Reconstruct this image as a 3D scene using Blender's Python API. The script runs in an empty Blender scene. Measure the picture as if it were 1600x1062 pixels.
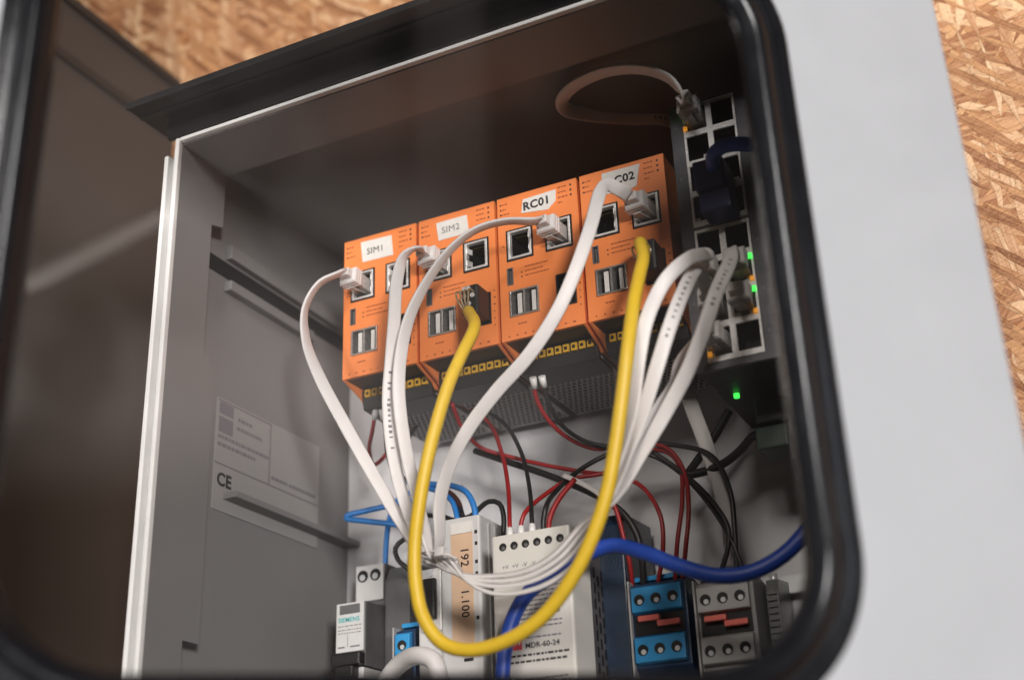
import bpy, bmesh, math, random
from mathutils import Vector, Matrix
random.seed(7)
S = 0.00081                      # one drawing unit in metres
sc = bpy.context.scene
COL = sc.collection

# ------------------------------------------------------------------ camera
CAM = Vector((418.56, -752.24, -409.44))
RM = ((0.89634412, -0.21010933, -0.39041169), (0.44184492, 0.35061726, 0.8257364), (-0.03660984, -0.91264539, 0.40710946))
cd = bpy.data.cameras.new('camera'); cam = bpy.data.objects.new('camera', cd); COL.objects.link(cam)
cd.sensor_width = 36; cd.lens = 45.79; cd.clip_start = 0.02; cd.clip_end = 50
cam.matrix_world = Matrix(((RM[0][0], -RM[0][1], -RM[0][2], CAM.x*S), (RM[1][0], -RM[1][1], -RM[1][2], CAM.y*S),
                           (RM[2][0], -RM[2][1], -RM[2][2], CAM.z*S), (0, 0, 0, 1)))
cd.dof.use_dof = True; cd.dof.focus_distance = 765*S; cd.dof.aperture_fstop = 5.0
sc.camera = cam

# ------------------------------------------------------------------ world and lamps
w = bpy.data.worlds.new('World'); sc.world = w; w.use_nodes = True
nt = w.node_tree; bg = nt.nodes['Background']
tc = nt.nodes.new('ShaderNodeTexCoord'); sx = nt.nodes.new('ShaderNodeSeparateXYZ')
cr = nt.nodes.new('ShaderNodeValToRGB'); nt.links.new(tc.outputs['Generated'], sx.inputs[0]); nt.links.new(sx.outputs[2], cr.inputs[0])
cr.color_ramp.interpolation = 'EASE'
cr.color_ramp.elements[0].position = 0.28; cr.color_ramp.elements[0].color = (.07, .052, .042, 1)
cr.color_ramp.elements[1].position = 0.365; cr.color_ramp.elements[1].color = (.98, .89, .85, 1)
for p_, c_ in ((.44, (.66, .60, .57)), (.53, (.36, .32, .30)), (.60, (.27, .24, .225)), (.72, (.16, .145, .135))):
    e = cr.color_ramp.elements.new(p_); e.color = (*c_, 1)
def wmath(op, a, b=None, c=None):
    n = nt.nodes.new('ShaderNodeMath'); n.operation = op
    for k_, v_ in enumerate((a, b, c)):
        if v_ is None: continue
        if isinstance(v_, (int, float)): n.inputs[k_].default_value = v_
        else: nt.links.new(v_, n.inputs[k_])
    return n.outputs[0]
def wstep(v, a, b):
    n = nt.nodes.new('ShaderNodeMapRange'); n.interpolation_type = 'SMOOTHSTEP'; nt.links.new(v, n.inputs[0])
    n.inputs['From Min'].default_value = a; n.inputs['From Max'].default_value = b; return n.outputs[0]
az = wmath('ARCTAN2', sx.outputs[0], wmath('MULTIPLY', sx.outputs[1], -1))      # 0 straight behind the camera side, positive to the right
wn = nt.nodes.new('ShaderNodeTexNoise'); wn.inputs['Scale'].default_value = 7; wn.inputs['Detail'].default_value = 2; nt.links.new(tc.outputs['Generated'], wn.inputs['Vector'])
blot = wmath('MULTIPLY_ADD', wstep(wn.outputs['Fac'], .44, .53), .55, .6)  # uneven tone painted into the world for soft window reflections
side = wmath('MULTIPLY_ADD', wmath('SUBTRACT', 1, wstep(az, .62, 1.15)), .88, .12)  # pale haze painted for the window fades towards the right
front = wmath('MULTIPLY_ADD', wstep(az, .26, .40), .85, .15)
pale_streak = wmath('MULTIPLY', wmath('MULTIPLY', wstep(az, .800, .812), wmath('SUBTRACT', 1, wstep(az, .862, .875))), wstep(sx.outputs[2], .46, .56))  # vertical pale streak painted into the world to mirror in the window
fac = wmath('ADD', wmath('MULTIPLY', wmath('MULTIPLY', blot, side), front), wmath('MULTIPLY', pale_streak, .75))
wm = nt.nodes.new('ShaderNodeVectorMath'); wm.operation = 'SCALE'; nt.links.new(cr.outputs[0], wm.inputs[0]); nt.links.new(fac, wm.inputs['Scale'])
nt.links.new(wm.outputs[0], bg.inputs[0]); bg.inputs[1].default_value = 0.85

def area(name, target, d, dist, size, power, color):
    l = bpy.data.lights.new(name, 'AREA'); o = bpy.data.objects.new(name, l); COL.objects.link(o)
    l.shape = 'RECTANGLE'; l.size = size[0]; l.size_y = size[1]; l.energy = power; l.color = color
    d = Vector(d).normalized(); t = Vector(target)*S
    o.location = t + d*dist
    o.rotation_euler = (-d).to_track_quat('-Z', 'Y').to_euler()
    return o
area('room_lamp', (90, -118, -80), (.76, -1, -.055), 2.2, (.27, .27), 47, (.985, .985, 1))
area('room_lamp_high', (90, -118, -80), (.22, -1, .36), 1.5, (.34, .34), 13, (1, .975, .955))
area('added_fill_left', (230, -118, -90), (-.16, -1, -.14), 2.0, (.30, .30), 17, (1, .98, .96))  # fill added to brighten the switch and the right of the interior
area('added_fill_far', (300, -200, -100), (4.6, -1, .9), 2.0, (.16, .8), 2.6, (.86, .92, 1))  # cool fill added far right, also gives the gasket its highlight

sc.view_settings.view_transform = 'Standard'; sc.view_settings.look = 'None'
sc.view_settings.exposure = 0; sc.view_settings.gamma = 1; sc.view_settings.use_curve_mapping = False
sc.render.engine = 'CYCLES'
sc.cycles.max_bounces = 10; sc.cycles.transparent_max_bounces = 12; sc.cycles.caustics_reflective = False

# ------------------------------------------------------------------ materials
def mat(name, col, rough=.5, metal=0, noise=0.0, nscale=400, bump=0.0, bscale=1500, spec=.5, emit=None, coat=0, rvar=0.0):
    m = bpy.data.materials.new(name); m.use_nodes = True; t = m.node_tree; b = t.nodes['Principled BSDF']
    b.inputs['Base Color'].default_value = (*col, 1); b.inputs['Roughness'].default_value = rough
    b.inputs['Metallic'].default_value = metal; b.inputs['Specular IOR Level'].default_value = spec
    if coat: b.inputs['Coat Weight'].default_value = coat
    g = t.nodes.new('ShaderNodeNewGeometry')
    if noise:
        n = t.nodes.new('ShaderNodeTexNoise'); n.inputs['Scale'].default_value = nscale; n.inputs['Detail'].default_value = 5
        t.links.new(g.outputs['Position'], n.inputs['Vector'])
        r = t.nodes.new('ShaderNodeValToRGB'); t.links.new(n.outputs['Fac'], r.inputs[0])
        r.color_ramp.elements[0].position = .3; r.color_ramp.elements[1].position = .7
        r.color_ramp.elements[0].color = (*[c*(1-noise) for c in col], 1); r.color_ramp.elements[1].color = (*[min(1, c*(1+noise)) for c in col], 1)
        t.links.new(r.outputs[0], b.inputs['Base Color'])
    if rvar:
        n = t.nodes.new('ShaderNodeTexNoise'); n.inputs['Scale'].default_value = 60; n.inputs['Detail'].default_value = 6
        t.links.new(g.outputs['Position'], n.inputs['Vector'])
        r = t.nodes.new('ShaderNodeMapRange'); t.links.new(n.outputs['Fac'], r.inputs[0])
        r.inputs['From Min'].default_value = .3; r.inputs['From Max'].default_value = .7
        r.inputs['To Min'].default_value = max(.02, rough-rvar); r.inputs['To Max'].default_value = min(1, rough+rvar)
        t.links.new(r.outputs[0], b.inputs['Roughness'])
    if bump:
        n = t.nodes.new('ShaderNodeTexNoise'); n.inputs['Scale'].default_value = bscale; n.inputs['Detail'].default_value = 3
        t.links.new(g.outputs['Position'], n.inputs['Vector'])
        u = t.nodes.new('ShaderNodeBump'); u.inputs['Strength'].default_value = bump; u.inputs['Distance'].default_value = .0004
        t.links.new(n.outputs['Fac'], u.inputs['Height']); t.links.new(u.outputs[0], b.inputs['Normal'])
    if emit:
        b.inputs['Emission Color'].default_value = (*emit[:3], 1); b.inputs['Emission Strength'].default_value = emit[3]
    return m

M = {}
M['grey_paint'] = mat('grey_paint', (.285, .286, .293), .48, noise=.025, nscale=25, bump=.12, bscale=2600, rvar=.08)
M['inner_paint'] = mat('inner_paint', (.23, .226, .226), .5, noise=.03, nscale=30, bump=.15, bscale=2200)
M['roof_paint'] = mat('roof_paint', (.20, .195, .19), .55, noise=.05, nscale=25)
M['plate'] = mat('plate_paint', (.74, .745, .765), .45, noise=.03, nscale=18, rvar=.08)
M['rim'] = mat('rim_paint', (.86, .86, .85), .35, noise=.04, nscale=60)
M['rubber'] = mat('black_rubber', (.005, .005, .006), .20, noise=.15, nscale=90, bump=.10, bscale=900, rvar=.05, spec=.33)
M['black'] = mat('black_plastic', (.013, .013, .014), .42, noise=.15, nscale=200, bump=.15)
M['hole'] = mat('dark_cavity', (.006, .006, .007), .6)
M['orange'] = mat('orange_plastic', (.93, .275, .078), .42, noise=.05, nscale=50, bump=.12, bscale=3500)
M['orange_ink'] = mat('brown_ink', (.32, .065, .02), .6)
M['dark_ink'] = mat('dark_ink', (.02, .018, .02), .6)
M['grey_ink'] = mat('grey_ink', (.19, .18, .20), .6)
M['yellow_clip'] = mat('yellow_clip', (.62, .36, .03), .45)
M['tin'] = mat('tinned_metal', (.84, .83, .81), .32, metal=.35, noise=.10, nscale=700, bump=.3, bscale=1200)
M['zinc'] = mat('zinc_rail', (.78, .80, .82), .34, metal=.45, noise=.12, nscale=90)
M['gold'] = mat('contact_gold', (.70, .48, .16), .3, metal=1)
M['usb_white'] = mat('usb_tongue', (.72, .71, .68), .4)
M['label'] = mat('label_paper', (.80, .78, .74), .5, noise=.04, nscale=300)
M['beige_label'] = mat('beige_label', (.72, .50, .34), .5, noise=.05, nscale=90)
M['white_pvc'] = mat('white_cable', (.78, .76, .755), .42, noise=.03, nscale=150, bump=.12)
M['grey_plug'] = mat('plug_boot', (.60, .58, .57), .35, noise=.05, nscale=300)
M['clear'] = mat('clear_plug', (.50, .48, .46), .12, noise=.2, nscale=600, coat=.6)
M['yellow_pvc'] = mat('yellow_cable', (.80, .54, .035), .42, noise=.04, nscale=200, bump=.15, bscale=900)
M['blue_pvc'] = mat('blue_cable', (.018, .065, .38), .42, noise=.08, nscale=120, bump=.15, bscale=900)
M['navy'] = mat('navy_plug', (.010, .014, .09), .4, noise=.1, nscale=200)
M['blue_wire'] = mat('blue_wire', (.03, .22, .62), .4)
M['red_wire'] = mat('red_wire', (.33, .018, .02), .4, noise=.08)
M['black_wire'] = mat('black_wire', (.018, .018, .018), .42)
M['brown_wire'] = mat('brown_wire', (.07, .025, .02), .42)
M['ferrule'] = mat('ferrule', (.78, .78, .78), .35)
M['psu'] = mat('power_supply_plastic', (.70, .685, .64), .45, noise=.03, nscale=80, bump=.12)
M['psu_side'] = mat('power_supply_side', (.16, .15, .16), .35, metal=.6, noise=.3, nscale=130)
M['term_blue'] = mat('terminal_blue', (.035, .32, .68), .4, noise=.05, nscale=300)
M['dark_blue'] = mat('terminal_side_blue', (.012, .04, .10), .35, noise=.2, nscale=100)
M['term_grey'] = mat('terminal_grey', (.46, .455, .45), .45, noise=.05, nscale=200)
M['device_grey'] = mat('device_grey', (.13, .13, .135), .45, noise=.12, nscale=120)
M['device_white'] = mat('device_white', (.66, .66, .66), .45, noise=.04, nscale=100)
M['coral'] = mat('coral_jumper', (.86, .19, .15), .4)
M['teal_ink'] = mat('teal_ink', (.03, .42, .42), .5)
M['red_ink'] = mat('red_ink', (.70, .07, .09), .5)
M['led_green'] = mat('led_green', (.05, .6, .08), .3, emit=(.06, 1, .10, 1.6))
M['led_orange'] = mat('led_orange', (.8, .35, .05), .3, emit=(1, .40, .03, .45))
M['locker'] = mat('brown_grey_panel', (.045, .038, .034), .6, noise=.06, nscale=14)
M['locker_dark'] = mat('dark_panel_trim', (.02, .016, .014), .6)
M['locker_light'] = mat('light_panel_trim', (.24, .22, .21), .5)

M['usb_shell'] = mat('usb_shell', (.50, .48, .46), .28, metal=.7, noise=.25, nscale=700)
M['core'] = mat('loose_core', (.30, .22, .12), .4, noise=.4, nscale=900)
M['shell'] = mat('bright_shell', (.92, .91, .89), .35, metal=.15, noise=.12, nscale=600, bump=.3, bscale=1200)
M['vent'] = mat('vent_grille_metal', (.42, .39, .38), .45, noise=.1)
def glass_mat():
    m = bpy.data.materials.new('window_glass'); m.use_nodes = True; t = m.node_tree; t.nodes.remove(t.nodes['Principled BSDF'])
    out = t.nodes['Material Output']; tr = t.nodes.new('ShaderNodeBsdfTransparent'); tr.inputs[0].default_value = (.965, .95, .935, 1)
    gl = t.nodes.new('ShaderNodeBsdfGlossy'); gl.inputs['Roughness'].default_value = .02
    fr = t.nodes.new('ShaderNodeFresnel'); fr.inputs[0].default_value = 1.5
    mx = t.nodes.new('ShaderNodeMixShader'); t.links.new(fr.outputs[0], mx.inputs[0]); t.links.new(tr.outputs[0], mx.inputs[1]); t.links.new(gl.outputs[0], mx.inputs[2])
    t.links.new(mx.outputs[0], out.inputs[0]); return m
M['glass'] = glass_mat()

def osb_mat():
    m = bpy.data.materials.new('osb_board'); m.use_nodes = True; t = m.node_tree; b = t.nodes['Principled BSDF']; L = t.links
    g = t.nodes.new('ShaderNodeNewGeometry')
    wn = t.nodes.new('ShaderNodeTexNoise'); wn.inputs['Scale'].default_value = 16; wn.inputs['Detail'].default_value = 3
    L.new(g.outputs['Position'], wn.inputs['Vector'])
    vs = t.nodes.new('ShaderNodeVectorMath'); vs.operation = 'MULTIPLY_ADD'; L.new(wn.outputs['Color'], vs.inputs[0]); vs.inputs[1].default_value = (.015, .0, .015); L.new(g.outputs['Position'], vs.inputs[2])
    colr = None; hgt = None
    pal = [((.26, .085, .022), (.50, .225, .085)), ((.42, .185, .065), (.68, .39, .19)), ((.26, .09, .03), (.56, .275, .12)),
           ((.46, .225, .095), (.74, .47, .26)), ((.30, .11, .04), (.64, .34, .16)), ((.44, .20, .085), (.76, .49, .28)), ((.20, .065, .02), (.56, .28, .12))]
    for i, ang in enumerate([-25, 62, -52, 28, -8, 84, 44]):
        mp = t.nodes.new('ShaderNodeMapping'); mp.vector_type = 'TEXTURE'
        L.new(vs.outputs[0], mp.inputs[0]); mp.inputs['Rotation'].default_value = (0, math.radians(ang), 0)
        mp.inputs['Location'].default_value = (i*.37, 0, i*.21)
        ln = .028 + .012*(i % 3); mp.inputs['Scale'].default_value = (ln, .05, .0034 + .0018*(i % 2))
        vo = t.nodes.new('ShaderNodeTexVoronoi'); vo.inputs['Scale'].default_value = 1; L.new(mp.outputs[0], vo.inputs['Vector'])
        ve = t.nodes.new('ShaderNodeTexVoronoi'); ve.feature = 'DISTANCE_TO_EDGE'; ve.inputs['Scale'].default_value = 1; L.new(mp.outputs[0], ve.inputs['Vector'])
        # fine grain along the strand
        mg = t.nodes.new('ShaderNodeMapping'); mg.vector_type = 'TEXTURE'; L.new(g.outputs['Position'], mg.inputs[0]); mg.inputs['Rotation'].default_value = (0, math.radians(ang), 0)
        mg.inputs['Scale'].default_value = (.014, .05, .0007)
        gn = t.nodes.new('ShaderNodeTexNoise'); gn.inputs['Scale'].default_value = 1; gn.inputs['Detail'].default_value = 3; L.new(mg.outputs[0], gn.inputs['Vector'])
        sp = t.nodes.new('ShaderNodeSeparateColor'); L.new(vo.outputs['Color'], sp.inputs[0])
        ad = t.nodes.new('ShaderNodeMath'); ad.operation = 'MULTIPLY_ADD'; L.new(gn.outputs['Fac'], ad.inputs[0]); ad.inputs[1].default_value = 1.3
        sb = t.nodes.new('ShaderNodeMath'); sb.operation = 'MULTIPLY_ADD'; L.new(sp.outputs[1], sb.inputs[0]); sb.inputs[1].default_value = .9; sb.inputs[2].default_value = -.6
        L.new(sb.outputs[0], ad.inputs[2])
        ad.use_clamp = True
        mc = t.nodes.new('ShaderNodeMix'); mc.data_type = 'RGBA'; L.new(ad.outputs[0], mc.inputs[0])
        mc.inputs[6].default_value = (*pal[i][0], 1); mc.inputs[7].default_value = (*pal[i][1], 1)
        er = t.nodes.new('ShaderNodeMapRange'); L.new(ve.outputs['Distance'], er.inputs[0]); er.inputs['From Max'].default_value = .03
        er.inputs['To Min'].default_value = .72; er.inputs['To Max'].default_value = 1
        me = t.nodes.new('ShaderNodeVectorMath'); me.operation = 'SCALE'; L.new(mc.outputs[2], me.inputs[0]); L.new(er.outputs[0], me.inputs['Scale'])
        if colr is None:
            colr = me.outputs[0]; hgt = er.outputs[0]
        else:
            gt = t.nodes.new('ShaderNodeMath'); gt.operation = 'GREATER_THAN'; L.new(sp.outputs[0], gt.inputs[0]); gt.inputs[1].default_value = .56
            mm = t.nodes.new('ShaderNodeMix'); mm.data_type = 'RGBA'; L.new(gt.outputs[0], mm.inputs[0]); L.new(colr, mm.inputs[6]); L.new(me.outputs[0], mm.inputs[7]); colr = mm.outputs[2]
            mh = t.nodes.new('ShaderNodeMath'); mh.operation = 'MULTIPLY_ADD'; L.new(gt.outputs[0], mh.inputs[0]); L.new(er.outputs[0], mh.inputs[1]); L.new(hgt, mh.inputs[2]); hgt = mh.outputs[0]
    L.new(colr, b.inputs['Base Color']); b.inputs['Roughness'].default_value = .6
    bu = t.nodes.new('ShaderNodeBump'); bu.inputs['Strength'].default_value = .8; bu.inputs['Distance'].default_value = .0006; L.new(hgt, bu.inputs['Height']); L.new(bu.outputs[0], b.inputs['Normal'])
    return m
M['osb'] = osb_mat()

# ------------------------------------------------------------------ helpers
def at(px, py, y):
    """point at depth y (cabinet back plate is y = 0) seen at photo pixel px, py"""
    v = (px-800, py-531, 2035.)
    r = [sum(RM[i][k]*v[k] for k in range(3)) for i in range(3)]
    t = (y-CAM.y)/r[1]
    return Vector((CAM.x+r[0]*t, y, CAM.z+r[2]*t))

def root_loc(o):
    while o is not None and o.parent is not None: o = o.parent
    return o.location.copy() if o is not None else Vector((0, 0, 0))

class MB:
    def __init__(s): s.b = bmesh.new(); s.smooth = False
    def box(s, x0, x1, y0, y1, z0, z1, bev=0):
        vs = [s.b.verts.new((x, y, z)) for x in (x0, x1) for y in (y0, y1) for z in (z0, z1)]
        fs = [s.b.faces.new([vs[i] for i in q]) for q in ((0, 1, 3, 2), (4, 6, 7, 5), (0, 4, 5, 1), (2, 3, 7, 6), (0, 2, 6, 4), (1, 5, 7, 3))]
        if bev:
            ed = list({e for f in fs for e in f.edges})
            bmesh.ops.bevel(s.b, geom=ed, offset=bev, segments=2, affect='EDGES', profile=.6)
        return s
    def obox(s, c, ax, ay, az, bev=0):
        """oriented box: centre, three half-axis vectors"""
        c, ax, ay, az = map(Vector, (c, ax, ay, az))
        vs = [s.b.verts.new(c+ax*i+ay*j+az*k) for i in (-1, 1) for j in (-1, 1) for k in (-1, 1)]
        fs = [s.b.faces.new([vs[i] for i in q]) for q in ((0, 1, 3, 2), (4, 6, 7, 5), (0, 4, 5, 1), (2, 3, 7, 6), (0, 2, 6, 4), (1, 5, 7, 3))]
        if bev: bmesh.ops.bevel(s.b, geom=list({e for f in fs for e in f.edges}), offset=bev, segments=2, affect='EDGES', profile=.6)
        return s
    def prism(s, poly, x0, x1, bev=0):
        """polygon of (y, z) extruded along x"""
        a = [s.b.verts.new((x0, y, z)) for y, z in poly]; c = [s.b.verts.new((x1, y, z)) for y, z in poly]; n = len(poly)
        fs = [s.b.faces.new(a), s.b.faces.new(c[::-1])]
        for i in range(n): fs.append(s.b.faces.new([a[i], c[i], c[(i+1) % n], a[(i+1) % n]]))
        if bev: bmesh.ops.bevel(s.b, geom=list({e for f in fs for e in f.edges}), offset=bev, segments=2, affect='EDGES', profile=.6)
        return s
    def cyl(s, p, q, r, n=20, r2=None):
        p, q = Vector(p), Vector(q); r2 = r if r2 is None else r2
        d = (q-p).normalized(); u = d.orthogonal().normalized(); v = d.cross(u)
        A = [s.b.verts.new(p+(u*math.cos(t)+v*math.sin(t))*r) for t in [2*math.pi*i/n for i in range(n)]]
        B = [s.b.verts.new(q+(u*math.cos(t)+v*math.sin(t))*r2) for t in [2*math.pi*i/n for i in range(n)]]
        for i in range(n):
            f = s.b.faces.new([A[i], A[(i+1) % n], B[(i+1) % n], B[i]]); f.smooth = True
        s.b.faces.new(A[::-1]); s.b.faces.new(B); return s
    def sweep(s, pts, profs, frames, cap=True):
        rings = []
        for p, pr, (U, V) in zip(pts, profs, frames): rings.append([s.b.verts.new(p+U*a+V*c) for a, c in pr])
        n = len(rings[0])
        for i in range(len(rings)-1):
            for j in range(n):
                f = s.b.faces.new([rings[i][j], rings[i][(j+1) % n], rings[i+1][(j+1) % n], rings[i+1][j]]); f.smooth = True
        if cap: s.b.faces.new(rings[0][::-1]); s.b.faces.new(rings[-1])
        return s
    def tube(s, pts, r, n=12, step=3.0):
        P = spline(pts, step); d = tangents(P); U = d[0].orthogonal().normalized(); fr = []
        for t in d:
            U = (U-t*U.dot(t)).normalized(); fr.append((U, t.cross(U)))
        pr = [(r*math.cos(2*math.pi*i/n), r*math.sin(2*math.pi*i/n)) for i in range(n)]
        return s.sweep(P, [pr]*len(P), fr)
    def ribbon(s, pts, phis, wd, th, step=3.0):
        P, F = spline(pts, step, phis); d = tangents(P); fr = []; prev = None
        for p, t, ph in zip(P, d, F):
            view = (CAM0-p).normalized(); view = (view-t*view.dot(t))
            if view.length < .05: view = t.orthogonal()
            view.normalize(); side = t.cross(view)
            a = math.radians(ph); U = side*math.cos(a)+view*math.sin(a)
            if prev is not None:
                U = (prev*.55+U*.45); U = (U-t*U.dot(t)).normalized()
            prev = U; fr.append((U, t.cross(U)))
        h = wd/2; k = th/2; pr = []
        for i in range(5): t = math.pi/2-math.pi*i/4; pr.append((h-k+k*math.cos(t), k*math.sin(t)))
        for i in range(5): t = -math.pi/2-math.pi*i/4; pr.append((-h+k+k*math.cos(t), k*math.sin(t)))
        s.sweep(P, [pr]*len(P), fr); return P, fr
    def build(s, name, m, parent=None, split=False):
        if split:
            left = set(s.b.verts); made = []
            while left:
                v0 = left.pop(); isl = [v0]; st = [v0]
                while st:
                    v = st.pop()
                    for e_ in v.link_edges:
                        o_ = e_.other_vert(v)
                        if o_ in left: left.discard(o_); isl.append(o_); st.append(o_)
                idx = {v: i for i, v in enumerate(isl)}; m2 = MB(); nv = [m2.b.verts.new(v.co) for v in isl]
                for f in {f for v in isl for f in v.link_faces}:
                    nf = m2.b.faces.new([nv[idx[v]] for v in f.verts]); nf.smooth = f.smooth
                made.append(m2.build(name, m, parent))
            s.b.free(); return made
        me = bpy.data.meshes.new(name)
        off = root_loc(parent)/S if parent is not None else Vector((0, 0, 0))
        bmesh.ops.recalc_face_normals(s.b, faces=s.b.faces)
        for v in s.b.verts: v.co = (v.co-off)*S
        s.b.to_mesh(me); s.b.free(); me.materials.append(m)
        o = bpy.data.objects.new(name, me); COL.objects.link(o); o.parent = parent
        return o
CAM0 = Vector((420, -750, -400))

def spline(pts, step, vals=None):
    P = [Vector(p) for p in pts]; out = []; vo = []
    n = len(P)
    for i in range(n-1):
        a = P[i-1] if i else P[i]*2-P[i+1]; b, c = P[i], P[i+1]; d = P[i+2] if i+2 < n else P[i+1]*2-P[i]
        # centripetal Catmull-Rom
        t0 = 0; t1 = t0+max((b-a).length, .01)**.5; t2 = t1+max((c-b).length, .01)**.5; t3 = t2+max((d-c).length, .01)**.5
        k = max(2, int((c-b).length/step))
        for j in range(k):
            t = t1+(t2-t1)*j/k
            A1 = a*((t1-t)/(t1-t0))+b*((t-t0)/(t1-t0)); A2 = b*((t2-t)/(t2-t1))+c*((t-t1)/(t2-t1)); A3 = c*((t3-t)/(t3-t2))+d*((t-t2)/(t3-t2))
            B1 = A1*((t2-t)/(t2-t0))+A2*((t-t0)/(t2-t0)); B2 = A2*((t3-t)/(t3-t1))+A3*((t-t1)/(t3-t1))
            out.append(B1*((t2-t)/(t2-t1))+B2*((t-t1)/(t2-t1)))
            if vals: vo.append(vals[i]+(vals[i+1]-vals[i])*j/k)
    out.append(P[-1])
    if vals: vo.append(vals[-1]); return out, vo
    return out
def tangents(P):
    return [((P[min(i+1, len(P)-1)]-P[max(i-1, 0)]).normalized()) for i in range(len(P))]

def thing(name, label, cat, loc=(0, 0, 0), group=None):
    o = bpy.data.objects.new(name, None); COL.objects.link(o); o.location = Vector(loc)*S
    o.empty_display_size = .01; return tag(o, label, cat, group)
def tag(o, label, cat, group=None):
    o['label'] = label; o['category'] = cat
    if group: o['group'] = group
    return o
def struct(name, mb, m):
    o = mb.build(name, m); o['kind'] = 'structure'; return o
def text(body, size, loc, right, up, m, parent, name='printed_text', align='LEFT', bold=0.0):
    cu = bpy.data.curves.new('t', 'FONT'); cu.body = body; cu.size = size; cu.align_x = align; cu.offset = bold; cu.extrude = .12; cu.resolution_u = 3; cu.space_character = 1.06
    ob = bpy.data.objects.new('t', cu); COL.objects.link(ob)
    bpy.context.view_layer.update()
    me = bpy.data.meshes.new_from_object(ob.evaluated_get(bpy.context.evaluated_depsgraph_get()))
    COL.objects.unlink(ob); bpy.data.objects.remove(ob)
    R, U = Vector(right).normalized(), Vector(up).normalized(); N = R.cross(U)
    off = root_loc(parent)/S; L = Vector(loc)
    for v in me.vertices:
        c = v.co; v.co = (L+R*c.x+U*c.y+N*(c.z+.02)-off)*S
    me.materials.clear(); me.materials.append(m); me.name = name
    o = bpy.data.objects.new(name, me); COL.objects.link(o); o.parent = parent; return o
def holed_panel(mb, x0, x1, z0, z1, yf, yb, holes):
    """flat panel with rectangular openings, front at yf, back at yb"""
    xs = sorted({x0, x1, *[h[0] for h in holes], *[h[1] for h in holes]}); zs = sorted({z0, z1, *[h[2] for h in holes], *[h[3] for h in holes]})
    V = {}
    def v(i, k, y):
        if (i, k, y) not in V: V[(i, k, y)] = mb.b.verts.new((xs[i], y, zs[k]))
        return V[(i, k, y)]
    def solid(i, k):
        if i < 0 or k < 0 or i >= len(xs)-1 or k >= len(zs)-1: return False
        cx, cz = (xs[i]+xs[i+1])/2, (zs[k]+zs[k+1])/2
        return not any(h[0] < cx < h[1] and h[2] < cz < h[3] for h in holes)
    for i in range(len(xs)-1):
        for k in range(len(zs)-1):
            if not solid(i, k): continue
            mb.b.faces.new([v(i, k, yf), v(i+1, k, yf), v(i+1, k+1, yf), v(i, k+1, yf)])
            mb.b.faces.new([v(i, k, yb), v(i, k+1, yb), v(i+1, k+1, yb), v(i+1, k, yb)])
            for (di, dk, e) in ((-1, 0, ((i, k), (i, k+1))), (1, 0, ((i+1, k+1), (i+1, k))), (0, -1, ((i+1, k), (i, k))), (0, 1, ((i, k+1), (i+1, k+1)))):
                if not solid(i+di, k+dk):
                    (a, b), (c, d) = e; mb.b.faces.new([v(a, b, yf), v(a, b, yb), v(c, d, yb), v(c, d, yf)])
    return mb
RX, UZ = (1, 0, 0), (0, 0, 1)
TUBE = [(1057.6, -2264.9, 790.5), (1501.3, -2464.7, 1209.9)]

# ------------------------------------------------------------------ room lamp tube behind the camera, mirrored faintly in the window
tl = thing('tube_lamp', 'pale tube lamp seen as a faint diagonal streak in the left of the window', 'lamp', TUBE[0])
MB().tube([Vector(TUBE[0]), (Vector(TUBE[0])+Vector(TUBE[1]))/2, Vector(TUBE[1])], 16, 14, 60).build('tube', mat('lit_tube', (.8, .8, .8), .4, emit=(1, .94, .88, 1.7)), tl)

# ------------------------------------------------------------------ wall and neighbour panel
wall = struct('wall', MB().box(-1400, 1900, 14, 34, -1500, 1500), M['osb'])
nb = thing('side_locker', 'plain brown grey metal panel side standing left of the cabinet, behind the window', 'locker', (-270, -200, -1200))
MB().box(-420, -270, -900, 13, -1200, 292).build('side_panel', M['locker'], nb)
MB().box(-420, -266, -900, 13, 292.2, 300).build('top_trim', M['locker_dark'], nb)
MB().box(-270, -267, -900, 13, 238, 246).build('rib', M['locker_dark'], nb)
MB().box(-270, -266, -900, -150, 252, 286).build('top_rail', M['locker_dark'], nb)

# ------------------------------------------------------------------ cabinet
cab = thing('control_cabinet', 'light grey wall mounted control cabinet with an open framed window door, on the chipboard wall', 'cabinet', (160, 0, -440))
b = MB(); b.box(-73, -71, -176, 10, -440, 53); b.box(372, 374, -205, 10, -440, 53); b.box(-73, 374, 8, 10, -440, 53); b.box(-73, 374, -205, 10, -442, -440)
b.build('body', M['inner_paint'], cab)
MB().box(-73, 374, -205, 10, 53.2, 56).build('roof', M['roof_paint'], cab)
# front return lip round the opening, notched on the left, and white gutter rim
b = MB()
poly = [(-214, 40), (-171, 40), (-171, 2), (-182, -1), (-182, -88), (-170, -96), (-170, -262), (-184, -262), (-184, -440), (-214, -440)]
b.prism(poly, -59.5, -57.5)
b.box(-59.5, 366, -214, -171, 40.2, 42)
b.box(366, 368, -214, -171, -440, 40)
b.build('return_lip', M['inner_paint'], cab)
b = MB()
b.box(-60.5, -57.3, -218, -214.2, -440, 43.4, .8); b.box(-57.2, 368, -218, -214.2, 40.8, 43.4, .8); b.box(-68.5, -65.5, -217.5, -203, -440, 33, .6)
b.box(-65.4, -60.6, -210, -206, -440, 33)
b.build('rim', M['rim'], cab)
MB().box(-73, -68.7, -206, -176, -440, 40).build('corner_flange', M['inner_paint'], cab)
b = MB(); b.prism([(-216, 44.2), (-216, 57), (-219, 57), (-220.5, 51), (-219, 44.2)], -66, 372)
b.build('top_seal', M['rubber'], cab)
b = MB()
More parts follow.
